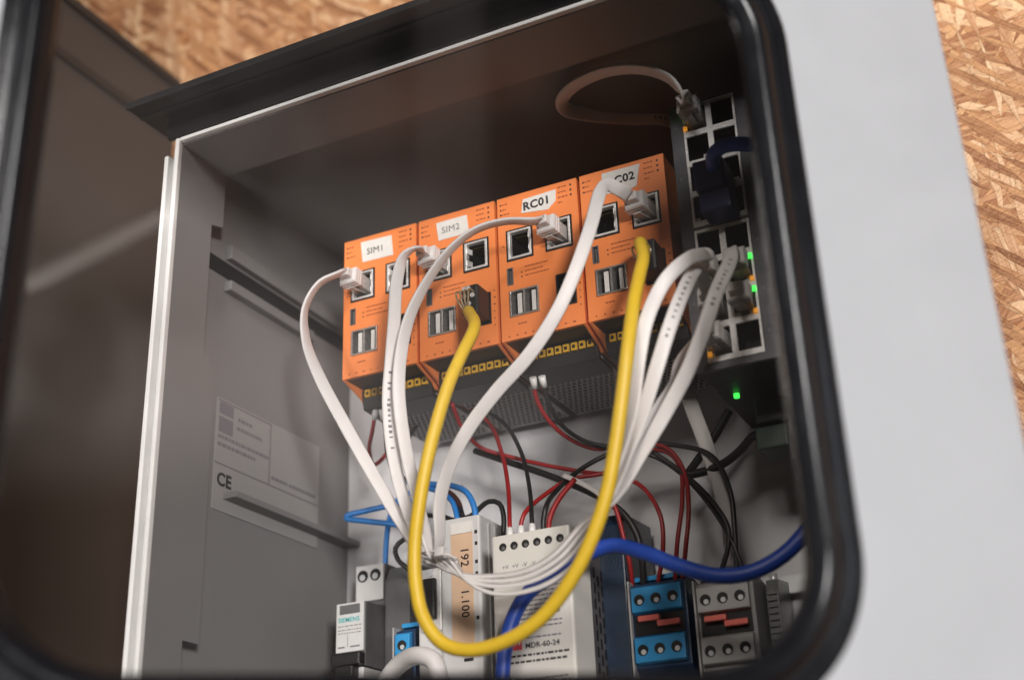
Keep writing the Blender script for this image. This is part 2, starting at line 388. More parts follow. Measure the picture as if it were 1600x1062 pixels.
b.prism([(-206, 57.2), (-206, 60.5), (-244, 60.5), (-244, 55.6), (-242.5, 55.6), (-241.5, 57.2)], -79, 376, .5)
b.prism([(-228, 56), (-228, 57), (-231, 57), (-231, 55.8)], -78.5, 374)
b.build('rain_canopy', M['black'], cab)
MB().box(-70.5, 370, 0, 2.5, -430, 48).build('mounting_plate', M['plate'], cab)
# side wall: mounting rail, slots, ledge
b = MB(); b.box(-70.9, -65, -150, -55, -31, -24, .8); b.box(-70.9, -66, -150, -20, -8, 2, .8)
b.box(-70.9, -60, -140, 0, -168, -164, .6)
b.build('side_rail', M['inner_paint'], cab, True)
MB().box(-70.9, -70.3, -176, -4, -21, -10).build('slot', M['hole'], cab)
MB().box(-57.4, -57.2, -214, -213, -200, -199).build('paint_chip', M['grey_ink'], cab)
# rating plate on the side wall
rp = MB().box(-70.95, -70.2, -150, -38, -176, -104).build('rating_plate', mat('rating_plate', (.34, .335, .33), .45, noise=.02), cab)
def sidebox(y0, y1, z0, z1, x=-70.1):
    return MB().box(x-.1, x, y0, y1, z0, z1)
b = MB(); 
b.box(-70.2, -70.05, -150, -94, -106, -105); b.box(-70.2, -70.05, -95, -94, -146, -105); b.box(-70.2, -70.05, -150, -39, -147, -146)
for k, (l0, l1, z) in enumerate([(-148, -96, -129), (-148, -110, -134), (-129, -114, -113), (-130, -104, -119), (-72, -42, -141), (-92, -74, -141)]):
    y = l0
    while y < l1:
        wd = random.uniform(1.5, 4.5); b.box(-70.2, -70.05, y, min(l1, y+wd), z-1.1, z+1.1); y += wd+.9
b.box(-70.2, -70.05, -148, -134, -114, -106.5); b.box(-70.2, -70.05, -148, -134, -126, -116)
b.build('printed_lines', M['grey_ink'], rp)
text('CE', 11.5, (-70.15, -147, -160), (0, 1, 0), UZ, M['dark_ink'], rp, 'approval_mark', bold=.35)

# ------------------------------------------------------------------ door, 38 degrees open, hinged on the right
TH = math.radians(38); DU = Vector((math.cos(TH), math.sin(TH), 0)); DN = Vector((math.sin(TH), -math.cos(TH), 0)); DH = Vector((391, -215, 0))
def dp(u, z, h=0): return DH+DU*u+Vector((0, 0, z))+DN*h
def rrect(u0, u1, z0, z1, r, n=14):
    out = []
    for cu, cz, a0 in ((u1-r, z1-r, 0), (u0+r, z1-r, 90), (u0+r, z0+r, 180), (u1-r, z0+r, 270)):
        for i in range(n+1):
            a = math.radians(a0+90*i/n); out.append((cu+r*math.cos(a), cz+r*math.sin(a)))
    return out
WU0, WU1, WZ0, WZ1, WR = -387, -99.5, -331, -10, 46
door = MB()
inn = rrect(WU0-6, WU1+6, WZ0-6, WZ1+6, WR+6)
cu, cz = (WU0+WU1)/2, (WZ0+WZ1)/2; O0, O1, OZ0, OZ1 = -486.5, 0, -432, 46
def outer(p):
    du, dz = p[0]-cu, p[1]-cz; s = 1e9
    if du > 1e-6: s = min(s, (O1-cu)/du)
    if du < -1e-6: s = min(s, (O0-cu)/du)
    if dz > 1e-6: s = min(s, (OZ1-cz)/dz)
    if dz < -1e-6: s = min(s, (OZ0-cz)/dz)
    return (cu+du*s, cz+dz*s)
out = [outer(p) for p in inn]
for c in ((O1, OZ1), (O0, OZ1), (O0, OZ0), (O1, OZ0)):
    j = min(range(len(out)), key=lambda i: (out[i][0]-c[0])**2+(out[i][1]-c[1])**2); out[j] = c
n = len(inn)
rings = [[(p, 0) for p in inn], [(p, 0) for p in out], [(p, -18) for p in out], [(p, -18) for p in [(q[0]*.97-.03*-cu*-1 if False else q[0]+(cu-q[0])*.03, q[1]+(cz-q[1])*.03) for q in out]], [(p, -2) for p in [(q[0]+(cu-q[0])*.03, q[1]+(cz-q[1])*.03) for q in out]], [(p, -2) for p in inn]]
VV = [[door.b.verts.new(dp(p[0], p[1], h)) for p, h in rg] for rg in rings]
for a in range(6):
    A, B = VV[a], VV[(a+1) % 6]
    for i in range(n): door.b.faces.new([A[i], A[(i+1) % n], B[(i+1) % n], B[i]])
bmesh.ops.remove_doubles(door.b, verts=door.b.verts, dist=.01)
ed = [e for e in door.b.edges if len(e.link_faces) == 2 and e.calc_face_angle(0) > .8 and all(abs((v.co-DH).dot(DN)) < .1 for v in e.verts) and any(v.co.z > 45 or v.co.z < -431 or (v.co-DH).dot(DU) > -1 or (v.co-DH).dot(DU) < -485 for v in e.verts)]
bmesh.ops.bevel(door.b, geom=ed, offset=1.8, segments=4, affect='EDGES', profile=.5)
dr = door.build('door', M['grey_paint'], cab)
gk = MB()
prof = [(.6, -7), (1, -7), (1.0, -2.6), (3.2, -1.0), (5.4, 1.2), (7.4, 2.6), (9.4, 2.5), (11.0, 1.5), (12.0, .5), (12.8, .5), (14.0, .9), (15.4, .9), (16.4, .55), (17.2, .6), (18.6, .9), (19.8, .8), (20.8, .5), (21.2, .1), (14, -3), (4, -6.8)]
rr = []
for (a, h) in prof: rr.append([gk.b.verts.new(dp(p[0], p[1], h)) for p in rrect(WU0-a, WU1+a, WZ0-a, WZ1+a, WR+a, 20)])
for i in range(len(rr)):
    A, B = rr[i], rr[(i+1) % len(rr)]; n2 = len(A)
    for j in range(n2):
        f = gk.b.faces.new([A[j], A[(j+1) % n2], B[(j+1) % n2], B[j]]); f.smooth = 2 <= i <= 16
gk.build('window_gasket', M['rubber'], dr)
pn = MB(); pts = rrect(WU0-4, WU1+4, WZ0-4, WZ1+4, WR+4)
A = [pn.b.verts.new(dp(p[0], p[1], -3.2)) for p in pts]; pn.b.faces.new(A)
A = [pn.b.verts.new(dp(p[0], p[1], -6.2)) for p in pts]; pn.b.faces.new(A[::-1])
pn.build('window_pane', M['glass'], dr)
# ------------------------------------------------------------------ DIN rails
r1 = MB(); r1.prism([(-8, -30), (-8, -36), (-2, -36), (-2, -62), (-8, -62), (-8, -68), (-9.5, -68), (-9.5, -60.5), (-3.5, -60.5), (-3.5, -37.5), (-9.5, -37.5), (-9.5, -30)], -20, 300)
tag(r1.build('mounting_rail', M['zinc']), 'steel top hat rail carrying the orange computers, mostly hidden behind them', 'rail')
r2 = MB(); r2.prism([(-9, -232), (-9, -241), (-1, -241), (-1, -262), (-9, -262), (-9, -271), (-11, -271), (-11, -260), (-3, -260), (-3, -243), (-11, -243), (-11, -232)], -60, 275, .5)
tag(r2.build('mounting_rail', M['zinc']), 'lower shiny steel rail carrying the terminals, bare at its right end', 'rail')

# ------------------------------------------------------------------ sockets and plugs
def socket(x, z, wd, hg, yf, parent, flip=1, dark=None):
    """shielded RJ45 socket: black surround, tin shield, cavity, contacts"""
    b = MB()
    for (x0, x1, z0, z1) in ((x-1.1, x, z-hg-1.1, z+1.1), (x+wd, x+wd+1.1, z-hg-1.1, z+1.1), (x, x+wd, z, z+1.1), (x, x+wd, z-hg-1.1, z-hg)):
        b.box(x0, x1, yf-.5, yf+3, z0, z1)
    s = b.build('network_socket', M['black'], parent)
    b = MB(); t = 1.5
    for (x0, x1, z0, z1) in ((x, x+t, z-hg, z), (x+wd-t, x+wd, z-hg, z), (x+t, x+wd-t, z-t*.8, z), (x+t, x+wd-t, z-hg, z-hg+t*.9)):
        b.box(x0+.02, x1-.02, yf-.9, yf+2.6, z0+.02, z1-.02, .2)
    # bent spring tabs
    tx = x+wd-t if flip > 0 else x+t
    b.obox((tx-.9*flip, yf+1.2, z-hg*.28), (.25, .1, 0), (-.9*flip, 2.0, 0), (0, 0, 1.8)); b.obox((tx-.9*flip, yf+1.2, z-hg*.72), (.25, .1, 0), (-.9*flip, 2.0, 0), (0, 0, 1.8))
    b.build('shield', M['tin'], s)
    b = MB(); b.box(x+.3, x+wd-.3, yf+15, yf+16.5, z-hg+.3, z-.3)
    for (x0, x1, z0, z1) in ((x+.1, x+t, z-hg+.1, z-.1), (x+wd-t, x+wd-.1, z-hg+.1, z-.1), (x+t, x+wd-t, z-t, z-.1), (x+t, x+wd-t, z-hg+.1, z-hg+t)): b.box(x0, x1, yf+2.7, yf+14.9, z0, z1)
    b.box(x+t, x+wd-t, yf+7, yf+15, z-hg+t, z-hg+t+2); b.build('cavity', M['hole'], s)
    b = MB()
    for k in range(8): xx = x+wd*.24+k*wd*.07; b.box(xx, xx+.45, yf+3.5, yf+13, z-t-1.6, z-t-1.1)
    b.build('contacts', M['gold'], s)
    return s

def plug(parent, p, d, m1, m2, wd=10.5, ht=9.0, ln=17, up=(0, 0, 1), boot=True):
    """network plug: clear body in the socket, moulded boot and latch, pointing along d out of the socket at p"""
    p, d = Vector(p), Vector(d).normalized(); U = Vector(up); U = (U-d*U.dot(d)).normalized(); R = d.cross(U)
    b = MB(); b.obox(p-d*2, R*(wd/2), U*(ht/2), d*9, .5); o = b.build('plug', m2, parent)
    b = MB()
    b.obox(p+d*(ln*.62), R*(wd/2+.7), U*(ht/2+.5), d*(ln*.22), .9)
    b.obox(p+d*(ln*.98), R*(wd/2-1.2), U*(ht/2-1.8), d*(ln*.16), .8)
    for k in range(3): b.obox(p+d*(ln*(.48+.14*k)), R*(wd/2+1.0), U*(ht/2+.8), d*.35)
    b.build('boot', m1, o)
    b = MB(); b.obox(p+d*4-U*(ht/2+1.4), R*2.2, U*.4+d*.3, d*7-U*1.4, .2); b.build('latch', m2, o)
    return o

# ------------------------------------------------------------------ orange industrial computers
YF = -118.; MW = 54.6; MH = 97.
SOC = [(7.0, -25.0), (33.0, -25.0)]; SW, SH = 15.6, 19.0
def computer():
    t = thing('industrial_computer', 'x', 'computer', (0, YF, -100), 'orange computers side by side on the upper rail')
    holes = [(x, x+SW, z-SH, z) for x, z in SOC] + [(7.0, 26.0, -82.5, -65.5), (37.5, 50.0, -83, -62), (5.6, 9.6, -61, -49.5)]
    b = MB(); holed_panel(b, .4, MW-.4, -MH, 0, YF, YF+2.5, holes)
    b.build('front_cover', M['orange'], t)
    b = MB()
    side = [(YF+.6, -.6), (-10, -.6), (-10, -100), (-60, -106), (-93, -106), (-97, -103), (YF+1.2, -MH-.3)]
    b.prism(side, .4, 1.9); b.prism(side, MW-1.9, MW-.4)
    b.box(1.9, MW-1.9, YF+2.6, -10, -2.6, -.6)
    b.build('housing', M['orange'], t)
    b = MB(); b.box(1.95, MW-1.95, YF+22, -12, -98, -2.8); b.box(1.95, MW-1.95, YF+2.7, YF+19, -MH+.2, -MH+2); b.build('inner_body', M['black'], t)
    # vent grille underneath
    b = MB(); vh = MB(); b.box(2, MW-2, -92, -12, -108.5, -107.2)
    for i in range(13):
        for j in range(13):
            x = 4+i*3.6+(j % 2)*1.6; y = -72+j*4.6
            if y < -14: vh.obox((x, y, -108.55), (1.0, .45, 0), (-.45, 1.45, 0), (0, 0, .12))
    vg = b.build('vent_grille', M['vent'], t); vh.build('vent_holes', M['hole'], vg)
    b = MB(); b.prism([(-98, -97.5), (-98, -103), (-96, -110.5), (-74, -111.5), (-74, -98)], 2.2, MW-2.2, .5); 
    tb = b.build('terminal_strip', M['black'], t)
    b = MB()
    for i in range(9):
        x = 5.2+i*5.2; b.box(x, x+3.9, -99.6, -96, -103.4, -98.4, .3)
    b.build('terminal_clip', M['yellow_clip'], tb, True)
    b = MB()
    for i in range(9):
        x = 5.2+i*5.2; b.box(x+1.1, x+2.8, -99.9, -99.55, -102, -100)
    b.build('clip_holes', M['hole'], tb)
    for k, (x, z) in enumerate(SOC): socket(x, z, SW, SH, YF, t, -1 if k else 1)
    # stacked usb sockets
    b = MB()
    for (x0, x1, z0, z1) in ((7.0, 8.1, -82.5, -65.5), (24.9, 26.0, -82.5, -65.5), (8.1, 24.9, -66.6, -65.5), (8.1, 24.9, -82.5, -81.4), (15.8, 17.2, -81.4, -66.6)):
        b.box(x0+.02, x1-.02, YF-1.3, YF+14, z0+.02, z1-.02, .2)
    u = b.build('usb_socket', M['usb_shell'], t)
    b = MB(); b.box(11.6, 14.4, YF+.1, YF+12, -80.6, -67.4, .2); b.box(21.0, 23.6, YF+.1, YF+12, -80.6, -67.4, .2); b.build('tongue', M['usb_white'], u, True)
    b = MB(); b.box(7.2, 25.8, YF+12.5, YF+14, -82.3, -65.7); b.build('cavity', M['hole'], u)
    b = MB()
    for (x0, x1, z0, z1) in ((37.5, 38.4, -83, -62), (49.1, 50, -83, -62), (38.4, 49.1, -63, -62), (38.4, 49.1, -83, -82)):
        b.box(x0+.02, x1-.02, YF-.9, YF+12, z0+.02, z1-.02, .2)
    h = b.build('video_socket', M['black'], t)
    b = MB(); b.box(41.2, 43.4, YF+.8, YF+10, -80, -65); b.build('tongue', M['device_grey'], h, True)
    b = MB(); b.box(37.7, 49.8, YF+10, YF+11, -82.8, -62.2); b.build('cavity', M['hole'], h)
    b = MB()
    for (x0, x1, z0, z1) in ((5.6, 6.3, -61, -49.5), (8.9, 9.6, -61, -49.5), (6.3, 8.9, -50.2, -49.5), (6.3, 8.9, -61, -60.3)):
        b.box(x0+.02, x1-.02, YF-.4, YF+6, z0+.02, z1-.02)
    b.box(7.1, 8.0, YF+.8, YF+4, -59.5, -51)
    mu = b.build('micro_socket', M['device_grey'], t)
    MB().box(5.8, 9.4, YF+5, YF+6, -60.8, -49.7).build('cavity', M['hole'], mu)
    # tiny printed marks
    b = MB()
    def marks(x, z, n, hgt=.8, wmax=2.2):
        for _ in range(n):
            wv = random.uniform(.6, wmax); b.box(x, x+wv, YF-.06, YF+.05, z-hgt, z); x += wv+.45
        return x
    for z, n in ((-4.5, 3), (-8, 3), (-11.5, 3)): marks(2.6, z, n, .8)
    for z, n in ((-3, 3), (-6.5, 3), (-10, 3), (-13.5, 2)): marks(41.5, z, n, .8)
    for z in (-50.5, -53.4, -56.3): marks(17.5, z, 8, .75)
    for z in (-47.5,): marks(3, z+14, 1)
    for k in range(6): marks(51.8, -61-k*4.6, 1, .9, 1.4)
    for k in range(9): marks(5+k*5.2, -93.8, 1, 1.0, 1.7)
    marks(11.5, -87.0, 3)
    b.build('printed_marks', M['orange_ink'], t)
    b = MB()
    for k in range(3): b.box(49.5, 50.7, YF-.08, YF+.05, -4.3-3.4*k, -3-3.4*k); b.box(2.2, 3.2, YF-.08, YF+.05, -5.5-3.4*k, -4.4-3.4*k)
    b.box(14.8, 15.7, YF-.08, YF+.05, -54.5, -53.6); b.box(14.8, 15.7, YF-.08, YF+.05, -57.4, -56.5)
    b.build('indicator_light', M['dark_ink'], t, True)
    return t
def copy_tree(o, parent=None):
    c = o.copy(); COL.objects.link(c)
    if parent: c.parent = parent
    for ch in list(o.children): copy_tree(ch, c)
    return c
proto = computer()
PITCH = 55.85
labs = ['orange industrial computer marked SIM1, leftmost of the row, one white cable in it',
        'orange industrial computer marked SIM2 with a black plug and yellow cable end',
        'orange industrial computer marked RC01 with a white plug in its right socket',
        'orange industrial computer marked RC02, beside the black network switch']
comps = [proto]+[copy_tree(proto) for _ in range(3)]
for i, c in enumerate(comps):
    c.location = Vector((i*PITCH, YF, -100))*S; c['label'] = labs[i]
def stick(i, poly, m, y0=YF-.4):
    b = MB(); ox = i*PITCH
    A = [b.b.verts.new((ox+x, y0, z)) for x, z in poly]; B = [b.b.verts.new((ox+x, YF-.02, z)) for x, z in poly]
    b.b.faces.new(A); b.b.faces.new(B[::-1])
    for k in range(len(poly)): b.b.faces.new([A[k], A[(k+1) % len(poly)], B[(k+1) % len(poly)], B[k]])
    return b.build('name_label', m, comps[i])
def ctext(i, s, size, x, z, m, lab, bold=.0, rot=0):
    r = (math.cos(rot), 0, math.sin(rot)); u = (-math.sin(rot), 0, math.cos(rot))
    text(s, size, (i*PITCH+x, YF-.42, z), r, u, m, lab, 'printed_text', bold=bold)
L1 = stick(0, [(13, -3.2), (36, -4.0), (37.4, -18.6), (14.5, -18.0)], M['label']); ctext(0, 'SIM1', 6.3, 17.5, -13.4, M['dark_ink'], L1, 0)
L2 = stick(1, [(13.2, -4.6), (35, -4.6), (36.4, -17.6), (14.8, -17.6)], M['label']); ctext(1, 'SIM2', 6.3, 17, -13.2, M['grey_ink'], L2, 0)
L3 = stick(2, [(18.3, -5.0), (40.5, -4.2), (40, -12), (34.5, -16.6), (16.8, -14.2)], M['label']); ctext(2, 'RC01', 7.6, 18.2, -12.9, M['dark_ink'], L3, .24, .03)
L4 = stick(3, [(15, -2.6), (39.5, -2.8), (36.5, -16.8), (31, -18.6), (15, -17)], M['label']); ctext(3, 'RC02', 7.4, 18.0, -12.4, M['dark_ink'], L4, .24, .03)

# ------------------------------------------------------------------ network switch
sw = thing('network_switch', 'tall black network switch with two blocks of eight sockets, right of the orange computers', 'switch', (250, YF, -142))
SX0, SX1, SZ0, SZ1 = 228, 275, -142, 29
PW, PH = 12.8, 17.8
cols = (237.2, 253.4); blocks = (26.0, -57.5)
holes = [(235.6, 267.7, z0-4*20-.6, z0+1) for z0 in blocks]
b = MB(); holed_panel(b, SX0, SX1, SZ0, SZ1, YF, YF+3, holes); b.build('front_bezel', mat('switch_bezel', (.10, .10, .115), .38, noise=.2, nscale=160, bump=.2, rvar=.1), sw)
b = MB(); b.box(SX0+.5, SX1+12, YF+22, -14, SZ0+.5, SZ1-.5, 1.0)
for (x0, x1, z0, z1) in ((SX0+.4, SX0+2.4, SZ0+.4, SZ1-.4), (SX1-2.4, SX1-.4, SZ0+.4, SZ1-.4), (SX0+2.4, SX1-2.4, SZ1-2.4, SZ1-.4), (SX0+2.4, SX1-2.4, SZ0+.4, SZ0+2.4)): b.box(x0, x1, YF+3.1, YF+22, z0, z1)
b.box(SX1-.3, SX1+12, YF+6, YF+22, SZ0+.5, SZ1-.5)
b.build('housing', M['black'], sw)
for z0 in blocks:
    b = MB(); holed_panel(b, 235.8, 267.5, z0-80.4, z0+.8, YF-.8, YF+.6, [(x, x+PW, z0-20*k-PH+.6, z0-20*k-.9) for x in cols for k in range(4)])
    fr = b.build('socket_block', M['shell'], sw)
    b = MB()
    for x in cols:
        for k in range(4):
            xa, xb, za, zb = x, x+PW, z0-20*k-PH+.6, z0-20*k-.9
            b.box(xa+.1, xb-.1, YF+15, YF+16, za+.1, zb-.1)
            b.box(xa-.6, xa-.05, YF+.7, YF+15, za, zb); b.box(xb+.05, xb+.6, YF+.7, YF+15, za, zb); b.box(xa, xb, YF+.7, YF+15, za-.5, za-.05); b.box(xa, xb, YF+.7, YF+15, zb+.05, zb+.5)
            for q in range(4): b.box((xa+xb)/2-3+q*1.6, (xa+xb)/2-2.3+q*1.6, YF+2, YF+9, zb-2.4, zb-2.0)
    b.build('socket_cavities', M['hole'], fr)
    b = MB()
    for x, k in ((cols[0]+PW-2.4, 1), (cols[1]+PW-2.6, 1), (cols[1]+1.5, 2), (cols[0]+1, 3), (cols[1]+PW-3, 2)):
        z = z0-20*k-PH+2.4; b.obox((x, YF+.8, z), (1.6, .4, 0), (-.3, 1.2, .4), (0, .3, 1.1))
    b.build('spring_tab', M['tin'], fr, True)
b = MB()
for x, z in ((266.0, -80.5), (266.0, -100.5), (237.1, -99.5), (236.6, 21.2)): b.box(x-1.1, x+1.1, YF-2.0, YF-.9, z-1.7, z+1.7, .5)
b.build('green_light', M['led_green'], sw, True)
b = MB()
for x, z in ((265.6, -94.0), (237.3, -92.2), (265.4, -113.6), (237.6, -133.2), (237.2, 10.8)): b.box(x-1.3, x+1.3, YF-1.9, YF-.9, z-1.5, z+1.5, .4)
b.build('orange_light', M['led_orange'], sw, True)
b = MB(); b.cyl((238, -76, -143.8), (238, -76, -141), 1.7); b.build('power_light', M['led_green'], sw)
b = MB()
for z in (15, -20, -70, -100, -125): 
    b.box(270.4, 271.6, YF-.06, YF+.02, z-1.6, z)
    b.box(230.6, 231.8, YF-.06, YF+.02, z-1.6, z)
b.build('printed_marks', M['grey_ink'], sw)
# power connector under the switch
pc = thing('power_connector', 'black and dark green screw connector hanging under the black network switch', 'connector', (262, -60, -160))
b = MB(); b.box(246, 278, -72, -36, -160, -146, 1.2); b.build('socket_housing', M['black'], pc)
b = MB(); b.box(244, 262, -68, -44, -174, -160.4, 1.0); b.build('screw_block', mat('dark_green_block', (.02, .05, .03), .4), pc)
b = MB(); b.prism([(-70, -162), (-60, -160.4), (-44, -162), (-44, -188), (-58, -194), (-72, -184)], 263, 274, .8); b.build('release_tab', M['device_grey'], pc)

# ------------------------------------------------------------------ lower row of devices
# circuit breaker
br = thing('circuit_breaker', 'narrow grey device with a printed white front and black toggle, lower left of the cabinet', 'circuit breaker', (-27, -37, -290))
X0, X1 = -38.6, -17.6
b = MB(); b.prism([(-8, -193), (-36.6, -193), (-36.6, -222), (-59.6, -222), (-59.6, -262), (-36, -262), (-36, -292), (-8, -292)], X0, X1, .6); b.build('body', M['device_grey'], br)
b = MB(); b.box(X0+.2, X1-.2, -39, -36.7, -217, -193.4, .5); sh = b.build('shoulder', M['device_white'], br)
b = MB()
for x in (X0+5.6, X0+15.2): b.cyl((x, -39.6, -200.5), (x, -38.9, -200.5), 3.9)
b.build('screw_well', M['hole'], sh, True)
b = MB()
for x in (X0+5.6, X0+15.2): b.cyl((x, -39.9, -201.5), (x, -39.5, -201.5), 2.1, 12); b.box(x-1.7, x+1.7, -40.1, -39.8, -201.9, -201.1)
b.build('screw', M['zinc'], sh)
b = MB(); b.box(X0+.4, X1-.4, -61.6, -59.7, -253, -222.4, .5); fp = b.build('front_plate', M['device_white'], br)
MB().box(X0+3, X1-3, -62.0, -61.5, -229.4, -223.6, .2).build('lens', M['device_grey'], fp)
text('SIEMENS', 4.0, (X0+2.0, -61.65, -234.3), RX, UZ, M['teal_ink'], fp, 'printed_text', bold=.07)
b = MB()
for z in (-236.6, -239.0, -241.0): 
    x = X0+2
    while x < X1-3: wv = random.uniform(1, 3); b.box(x, min(x+wv, X1-2), -61.7, -61.55, z-.6, z); x += wv+.7
b.box(X0+9, X0+9.3, -61.7, -61.55, -250, -242); b.box(X0+2, X0+7, -61.7, -61.55, -250.4, -249.4); b.box(X0+11, X0+18, -61.7, -61.55, -250.4, -249.4)
b.build('printed_marks', M['grey_ink'], fp)
b = MB(); b.box(X0-.4, X1+.2, -66.5, -59.7, -262, -254, 1.5); b.box(X0+4, X1-4, -68, -59.7, -270, -262.4, 1); b.build('toggle', M['black'], br)
b = MB(); b.box(X0+.4, X0+4.6, -61, -40, -270, -263, .8); b.box(X1-4.6, X1-.4, -61, -40, -270, -263, .8); b.build('clip', M['device_white'], br, True)
# taller dark relay behind it
rl = thing('relay_base', 'dark grey relay block between the printed breaker and the blue terminal', 'relay', (-6, -30, -290))
b = MB(); b.prism([(-8, -196), (-32, -196), (-38, -206), (-38, -292), (-8, -292)], -17, 1.5, .8); b.build('body', M['device_grey'], rl)
b = MB(); b.cyl((3, -22, -188), (3, -30, -188), 5.5); b.box(-3, 5, -28, -10, -196, -189, .6); b.build('knob', M['term_grey'], rl)

# terminals
def terminal(x0, x1, m, mside, label, name='terminal_block', z=-237, yf=-60, cat='terminal block', cols3=3):
    t = thing(name, label, cat, ((x0+x1)/2, -30, z-50), 'terminal blocks on the lower rail')
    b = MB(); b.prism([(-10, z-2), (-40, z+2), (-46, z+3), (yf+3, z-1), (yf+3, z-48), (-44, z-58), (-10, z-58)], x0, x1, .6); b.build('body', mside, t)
    b = MB(); b.box(x0-.3, x1-1, -50, -44, z+2.6, z+5.4, .6); b.build('marker_strip', m, t)
    wv = (x1-x0)
    for zz in (z-2, z-30):
        b = MB(); b.prism([(yf+3, zz), (yf-1, zz-1.5), (yf-1, zz-15), (yf+3, zz-16)], x0+1.2, x1-2, .5)
        rw = b.build('screw_row', m, t)
        b = MB()
        for k in range(cols3): cx = x0+1.2+(wv-3.2)*(k+.5)/cols3; b.cyl((cx, yf-1.4, zz-8.4), (cx, yf-.9, zz-8.4), 3.1)
        b.build('screw_well', M['hole'], rw, True)
        b = MB()
        for k in range(cols3): cx = x0+1.2+(wv-3.2)*(k+.5)/cols3; b.cyl((cx+.5, yf-1.7, zz-9.6), (cx+.5, yf-1.35, zz-9.6), 1.5, 10)
        b.build('screw', M['zinc'], rw, True)
    MB().prism([(yf+2.8, z-18.5), (yf+2.2, z-18.5), (yf+2.2, z-29.5), (yf+2.8, z-29.5)], x0+1.5, x1-2.2).build('slot', M['hole'], t)
    if cols3 > 1:
        for k, (a, c) in enumerate(((.14, .52), (.48, .88))):
            b = MB(); b.box(x0+wv*a, x0+wv*c, yf-2, yf+1.5, z-22.6-3.6*k, z-19.4-3.6*k, .6); b.build('jumper', M['coral'], t)
    b = MB(); b.box(x0-1.2, x0, yf, -12, z-57, z+1.5, .4); b.build('end_plate', M['term_grey'], t)
    return t
terminal(158.6, 191.5, M['term_blue'], M['dark_blue'], 'blue terminal block with two coral jumpers, between power supply and grey terminals', z=-236)
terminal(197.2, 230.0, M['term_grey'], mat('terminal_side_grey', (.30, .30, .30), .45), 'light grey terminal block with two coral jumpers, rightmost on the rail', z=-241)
terminal(3.0, 16.5, M['term_blue'], M['dark_blue'], 'single blue terminal mostly hidden between the breaker and the white controller', z=-243, cols3=1)
ec = thing('end_clamp', 'ribbed dark grey end clamp right of the grey terminal block', 'clamp', (238, -30, -290))
b = MB(); b.prism([(-9, -236), (-34, -239), (-37, -246), (-37, -276), (-32, -282), (-9, -282)], 231.2, 238.5, .8)
for k in range(8): b.box(232.3, 237.6, -38.2, -36.8, -248-k*3.6, -246.4-k*3.6)
b.build('body', mat('clamp_grey', (.15, .155, .15), .45, noise=.15), ec)
b = MB(); b.cyl((235, -30, -241), (235, -30, -235), 2.4, 12); b.build('screw', M['zinc'], ec)
sp = thing('blue_divider', 'dark translucent blue block standing between the power supply and blue terminals', 'divider', (152, -30, -290))
b = MB(); b.prism([(-8, -190), (-52, -192), (-58, -200), (-58, -292), (-8, -292)], 140, 156.5, 1.0)
for k in range(9): b.box(141+k*1.7, 141.9+k*1.7, -58.6, -57.6, -226, -200)
b.build('body', mat('navy_block', (.010, .026, .055), .3, noise=.25, nscale=90), sp)

# power supply
ps = thing('power_supply', 'cream power supply with six screw holes along its top and a red maker mark', 'power supply', (118, -105, -321))
PX0, PX1, PY = 94.6, 142.8, -105
b = MB(); b.box(PX0, PX1, PY, PY+28, -321, -209, 1.4); fr = b.build('front_cover', M['psu'], ps)
b = MB(); b.box(PX0+1, PX1-1.2, PY+28.2, -10, -320, -210, .8); b.build('metal_housing', M['psu_side'], ps)
b = MB()
for k in range(10):
    for j in range(9): b.box(PX1-1.25, PX1-1.05, PY+34+k*5.4, PY+36.4+k*5.4, -232-j*9-(k % 2)*4, -226-j*9-(k % 2)*4)
b.build('vent_slot', M['hole'], ps)
b = MB()
for k in range(6): b.cyl((PX0+7+k*7.1, PY-.12, -216.2), (PX0+7+k*7.1, PY+.3, -216.2), 2.35, 20)
b.build('screw_hole', M['hole'], fr, True)
b = MB()
for k in range(6): b.cyl((PX0+7.3+k*7.1, PY-.2, -216.9), (PX0+7.3+k*7.1, PY+.1, -216.9), 1.1, 10)
b.build('screw', M['device_grey'], fr, True)
text('+V  +V  -V  -V', 3.3, (PX0+6.2, PY-.05, -229), RX, UZ, M['grey_ink'], fr, 'printed_text')
b = MB()
for z, a, c in ((-232.6, 9, 24), (-241, 24, 42), (-243.4, 24, 40), (-245.8, 22, 42), (-248.2, 20, 36), (-250.6, 18, 35), (-253, 16, 33), (-255.4, 13, 30), (-257.8, 10, 28), (-260.2, 8, 41), (-262.6, 6, 41), (-268.2, 19.5, 40), (-290, 6, 42)):
    x = a
    while x < c: wv = random.uniform(.8, 3.2); b.box(PX0+x, PX0+min(x+wv, c+1), PY-.1, PY+.02, z-.85, z); x += wv+.6
b.cyl((PX0+38, PY-.12, -250), (PX0+38, PY, -250), 1.5, 12); b.cyl((PX0+34.5, PY-.12, -254.6), (PX0+34.5, PY, -254.6), 1.3, 12); b.cyl((PX0+39, PY-.12, -255.6), (PX0+39, PY, -255.6), 1.4, 12)
b.build('printed_marks', M['grey_ink'], fr)
lg = MB().box(PX0+6.8, PX0+16.6, PY-.16, PY+.02, -274.6, -265.6, .05).build('maker_mark', M['red_ink'], fr)
text('MW', 5.0, (PX0+7.3, PY-.22, -271.9), RX, UZ, M['label'], lg, 'printed_text', bold=.12)
text('MDR-60-24', 4.1, (PX0+18.6, PY-.06, -274.2), RX, UZ, M['dark_ink'], fr, 'model_text', bold=.08)
b = MB()
for z in (-277.0, -280.4):
    x = 6
    while x < 43: wv = random.uniform(1, 4); b.box(PX0+x, PX0+x+wv, PY-.1, PY+.02, z-1.4, z-.2); x += wv+.7
b.build('specification_lines', M['dark_ink'], fr)

